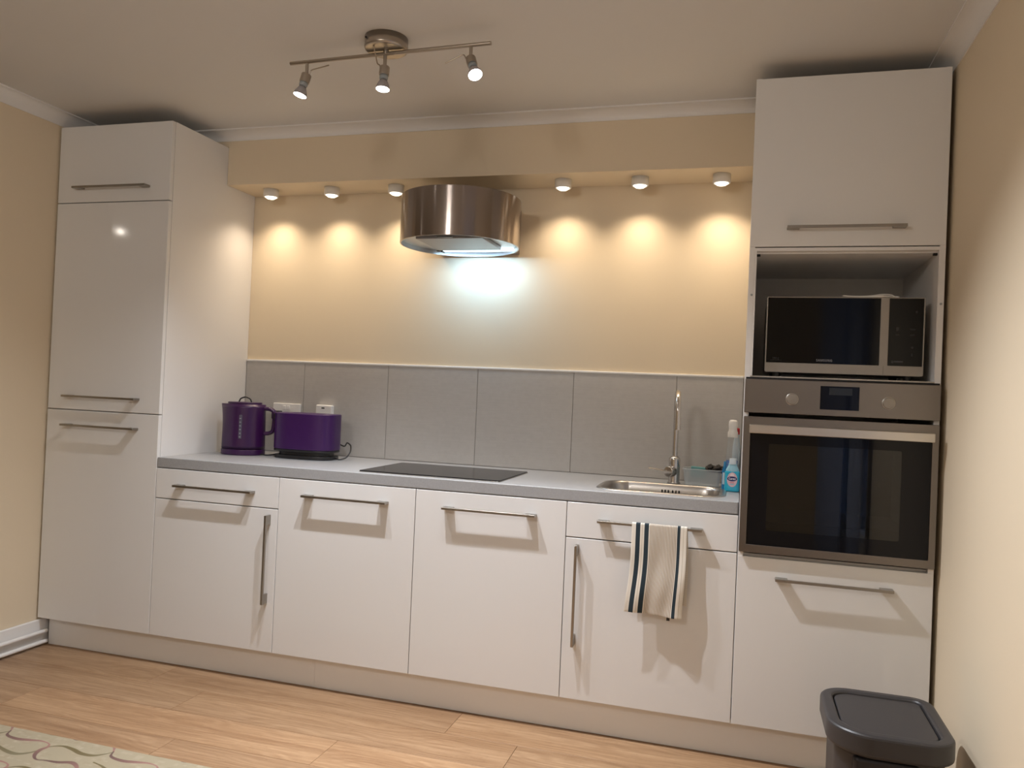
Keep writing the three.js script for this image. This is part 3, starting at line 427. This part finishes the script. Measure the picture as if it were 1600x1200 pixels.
// ------------------------------------------------------------------ tea towel over the sink cabinet handle
{ const W = 0.19, t = canvasTex(1024, 1024, (c, w, h) => {
    c.fillStyle = '#e4ded3'; c.fillRect(0, 0, w, h);
    c.fillStyle = '#dad2c6'; c.fillRect(w * 0.33, 0, w * 0.49, h);
    for (let i = 0; i < 18; i++) { c.fillStyle = '#8f826e'; c.fillRect(w * (0.338 + i * 0.027), 0, w * 0.010, h); }
    c.fillStyle = '#22303a'; for (const [a, b] of [[0.075, 0.155], [0.232, 0.312], [0.827, 0.882]]) c.fillRect(w * a, 0, w * (b - a), h);
    c.fillStyle = '#bcb09c'; c.fillRect(w * 0.19, 0, w * 0.008, h); c.fillRect(w * 0.935, 0, w * 0.008, h);
    for (let j = 0; j < 256; j++) { c.fillStyle = j % 2 ? 'rgba(255,255,255,0.05)' : 'rgba(60,40,20,0.05)'; c.fillRect(0, j * 4, w, 4); } });
  const mat = std(0xffffff, 0.95, { map: t, side: THREE.DoubleSide, sheen: 0.3 });
  const by0 = 0.7865, zf = 0.0385, zb = 0.0225, U = 40; 
  // path: down the back, over the bar, down the front; s measured along
  const path = []; const backLen = 0.275, frontLen = 0.305;
  for (let i = 0; i <= 24; i++) path.push([by0 - backLen * (1 - i / 24), zb, -1, 1 - i / 24]);
  for (let i = 1; i < 8; i++) { const a = i / 8 * Math.PI; path.push([by0 + 0.0035 * Math.sin(a), (zf + zb) / 2 - (zf - zb) / 2 * Math.cos(a), 0, 0]); }
  for (let i = 0; i <= 40; i++) path.push([by0 - frontLen * i / 40, zf, 1, i / 40]);
  const pos = [], uv = [], idx = [];
  path.forEach(([y, z, sd, k], r) => { for (let i = 0; i <= U; i++) { const u = i / U; let x = -W / 2 + u * W, yy = y, zz = z;
      if (sd > 0) { x += -0.011 * k * k * (1 - u) - 0.004 * k * u + 0.004 * Math.sin(k * 5) * k; yy -= 0.012 * k * u * 0.6; zz += k * (0.006 + 0.007 * Math.sin(u * 7.5 + 0.6 + k) * k) + 0.0025 * Math.sin(u * 19 + k * 4) * k + 0.004 * Math.sin(k * 9 + u * 3) * k; }
      if (sd < 0) { x += 0.008 * k + 0.003 * Math.sin(k * 4); zz -= 0.006 * k * (0.5 + 0.5 * Math.sin(u * 8)); yy -= 0.006 * Math.sin(u * 6) * k; zz = Math.max(zz, 0.0035); }
      pos.push(x, yy, zz); uv.push(u, r / (path.length - 1)); } });
  const R = path.length; for (let r = 0; r < R - 1; r++) for (let i = 0; i < U; i++) { const a = r * (U + 1) + i; idx.push(a, a + 1, a + U + 1, a + 1, a + U + 2, a + U + 1); }
  const front = new THREE.BufferGeometry(); front.setAttribute('position', new THREE.Float32BufferAttribute(pos, 3)); front.setAttribute('uv', new THREE.Float32BufferAttribute(uv, 2)); front.setIndex(idx); front.computeVertexNormals();
  // second skin for thickness, then closed along the rim
  const nn = front.attributes.normal, p2 = pos.slice(); for (let i = 0; i < nn.count; i++) { p2[i * 3] -= nn.getX(i) * 0.0016; p2[i * 3 + 1] -= nn.getY(i) * 0.0016; p2[i * 3 + 2] -= nn.getZ(i) * 0.0016; }
  const all = pos.concat(p2), off = pos.length / 3, id2 = idx.slice(); for (let i = 0; i < idx.length; i += 3) id2.push(idx[i] + off, idx[i + 2] + off, idx[i + 1] + off);
  const rim = []; for (let i = 0; i <= U; i++) rim.push(i); for (let r = 1; r < R; r++) rim.push(r * (U + 1) + U); for (let i = U - 1; i >= 0; i--) rim.push((R - 1) * (U + 1) + i); for (let r = R - 2; r > 0; r--) rim.push(r * (U + 1));
  rim.forEach((a, i) => { const b = rim[(i + 1) % rim.length]; id2.push(a, a + off, b, b, a + off, b + off); });
  const g0 = new THREE.BufferGeometry(); g0.setAttribute('position', new THREE.Float32BufferAttribute(all, 3)); g0.setAttribute('uv', new THREE.Float32BufferAttribute(uv.concat(uv), 2)); g0.setIndex(id2); g0.computeVertexNormals();
  const g = thing('tea_towel', 'cream ribbed tea towel with dark stripes hanging from the sink cabinet handle', 'towel', [2.7365, 0, 0]);
  add('cloth', g0, mat, g);
  const tg = add('care_tag', rb(0.036, 0.047, 0.461, 0.482, 0.031, 0.0318, 0.0003, 1), M.blackPlastic, g); tg.userData.label = 'small dark care tag at the hem'; }

// ------------------------------------------------------------------ waste bin
{ const g = thing('waste_bin', 'dark grey plastic waste bin with a rounded lid beside the right wall', 'bin', [3.397, 0, 0.485]);
  const shape = (k) => rrect(-0.152 + k, 0.152 - k, -0.157 + k, 0.195 - k, [0.11 - k, 0.075 - k, 0.06 - k, 0.085 - k].map((v) => Math.max(v, 0.01)));   // plan: x, -z (front is -y)
  add('body', merge(plan(shape(0.022), 0.001, 0.338, 0.006)), M.binGrey, g);
  add('front_panel', rb(-0.092, 0.066, 0.03, 0.336, 0.09, 0.141, 0.012, 3), M.binBlack, g);
  const ls = shape(0); ls.holes.push(shape(0.034)); add('lid_rim', plan(ls, 0.343, 0.4, 0.009), M.binGrey, g);
  add('lid_flap', plan(shape(0.0375), 0.35, 0.394, 0.004), M.binGrey, g);
  add('lid_base', plan(shape(0.016), 0.336, 0.356, 0.003), M.binGrey, g);
}
// ------------------------------------------------------------------ rug
{ const rx0 = -1.1, rx1 = 1.75, rz0 = 0.684, rz1 = 2.5, w = rx1 - rx0, h = rz1 - rz0;
  const t = canvasTex(2048, 1304, (c, W, H) => {
    const sx = W / w, sy = H / h; c.fillStyle = '#9d937c'; c.fillRect(0, 0, W, H);
    let s = 5; const r = () => { s = (s * 1664525 + 1013904223) >>> 0; return s / 4294967296; };
    for (let i = 0; i < 9000; i++) { const k = r(); c.fillStyle = k < 0.5 ? 'rgba(120,100,70,0.06)' : 'rgba(255,245,225,0.06)'; c.fillRect(r() * W, r() * H, 5 + r() * 16, 3 + r() * 8); }
    // woven wavy lines: an S in mauve to pink and a wave in olive, repeated along and across
    const pink = [[.662, .71], [.678, .738], [.733, .75], [.776, .743], [.821, .734], [.86, .743], [.871, .762], [.867, .782], [.878, .814], [.908, .838], [.941, .833], [.984, .829], [1.027, .816], [1.065, .835], [1.087, .862]];
    const olive = [[.66, .79], [.70, .80], [.737, .816], [.8, .832], [.827, .83], [.854, .81], [.867, .782], [.878, .755], [.909, .738], [.953, .743], [1.007, .758], [1.051, .754], [1.072, .737], [1.087, .717]];
    c.lineCap = 'round'; const mix = (a, b, t) => 'rgb(' + a.map((v, i) => Math.round(v + (b[i] - v) * t)).join(',') + ')';
    const stroke = (pts, dx, dz, c0, c1, wide) => { const cv = new THREE.CatmullRomCurve3(pts.map(([x, z]) => new THREE.Vector3(x + dx, 0, z + dz))), n = 70, P = cv.getPoints(n); for (let i = 0; i < n; i++) { const t = i / n; c.strokeStyle = mix(c0, c1, 0.5 - 0.5 * Math.cos(t * 9)); c.lineWidth = (0.005 + 0.011 * Math.pow(Math.sin(t * Math.PI * wide), 2)) * sx; c.beginPath(); c.moveTo((P[i].x - rx0) * sx, (P[i].z - rz0) * sy); c.lineTo((P[i + 1].x - rx0) * sx, (P[i + 1].z - rz0) * sy); c.stroke(); } };
    for (let j = -1; j < 12; j++) for (let i = -5; i < 4; i++) { stroke(olive, i * 0.425, j * 0.152, [104, 92, 62], [118, 110, 86], 2); stroke(pink, i * 0.425, j * 0.152, [98, 76, 70], [150, 112, 104], 3); }
  });
  const g = rb(rx0, rx1, 0.0006, 0.011, rz0, rz1, 0.004), p = g.attributes.position, uv = g.attributes.uv; for (let i = 0; i < p.count; i++) uv.setXY(i, (p.getX(i) - rx0) / w, 1 - (p.getZ(i) - rz0) / h);
  tag(add('rug', g, std(0xffffff, 0.95, { map: t, sheen: 0.3 })), 'beige rug with wavy pink and olive lines on the oak floor', 'rug'); }

// ------------------------------------------------------------------ window and curtains out of view beside the camera, placed for reflections in hood and oven
{ const f = 0.05, z0 = wz0, z1 = wz1, w = struct('window_1', merge(bx(xR + 0.06, xR + 0.12, wy0, wy0 + f, z0, z1), bx(xR + 0.06, xR + 0.12, wy1 - f, wy1, z0, z1), bx(xR + 0.06, xR + 0.12, wy0 + f, wy1 - f, z0, z0 + f), bx(xR + 0.06, xR + 0.12, wy0 + f, wy1 - f, z1 - f, z1), bx(xR + 0.06, xR + 0.12, wy0 + f, wy1 - f, (z0 + z1) / 2 - 0.02, (z0 + z1) / 2 + 0.02)), M.trim);
  for (const [a, b] of [[z0 + f, (z0 + z1) / 2 - 0.02], [(z0 + z1) / 2 + 0.02, z1 - f]]) add('pane', bx(xR + 0.088, xR + 0.092, wy0 + f, wy1 - f, a, b), std(0xffffff, 0.02, { transmission: 1, thickness: 0, ior: 1.5 }), w);
  const curtain = (zt0, zt1, zb0, zb1) => { const A = 60, B = 30, pos = [], idx = []; for (let j = 0; j <= B; j++) { const t = j / B, y = 2.2 - t * 1.95; const a = zt0 + (zb0 - zt0) * t, b = zt1 + (zb1 - zt1) * t; for (let i = 0; i <= A; i++) { const u = i / A; pos.push(xR - 0.07 + 0.022 * Math.sin(u * 44 + 0.6 * Math.sin(t * 3)), y, a + (b - a) * u); } }
    for (let j = 0; j < B; j++) for (let i = 0; i < A; i++) { const p = j * (A + 1) + i; idx.push(p, p + 1, p + A + 1, p + 1, p + A + 2, p + A + 1); } const g = new THREE.BufferGeometry(); g.setAttribute('position', new THREE.Float32BufferAttribute(pos, 3)); g.setIndex(idx); g.computeVertexNormals(); return g; };
  const cm = std(L(0.55, 0.62, 0.78), 0.9, { side: THREE.DoubleSide, transmission: 0.35, thickness: 0 });
  tag(add('curtain', curtain(1.42, 1.62, 1.42, 1.6), cm), 'pale blue curtain out of view on the kitchen side of the window', 'curtain', 'window curtains');
  tag(add('curtain', curtain(2.03, 3.4, 2.2, 3.4), cm), 'pale blue curtain out of view on the living side of the window', 'curtain', 'window curtains');
  tag(add('curtain_pole', cyl(0.012, 0.012, 1.9, 0, 0, 0, 20).rotateX(Math.PI / 2).translate(xR - 0.07, 2.225, 1.5), M.lampMetal), 'nickel curtain pole above the unseen side window', 'pole'); }

renderer.render(scene, camera);
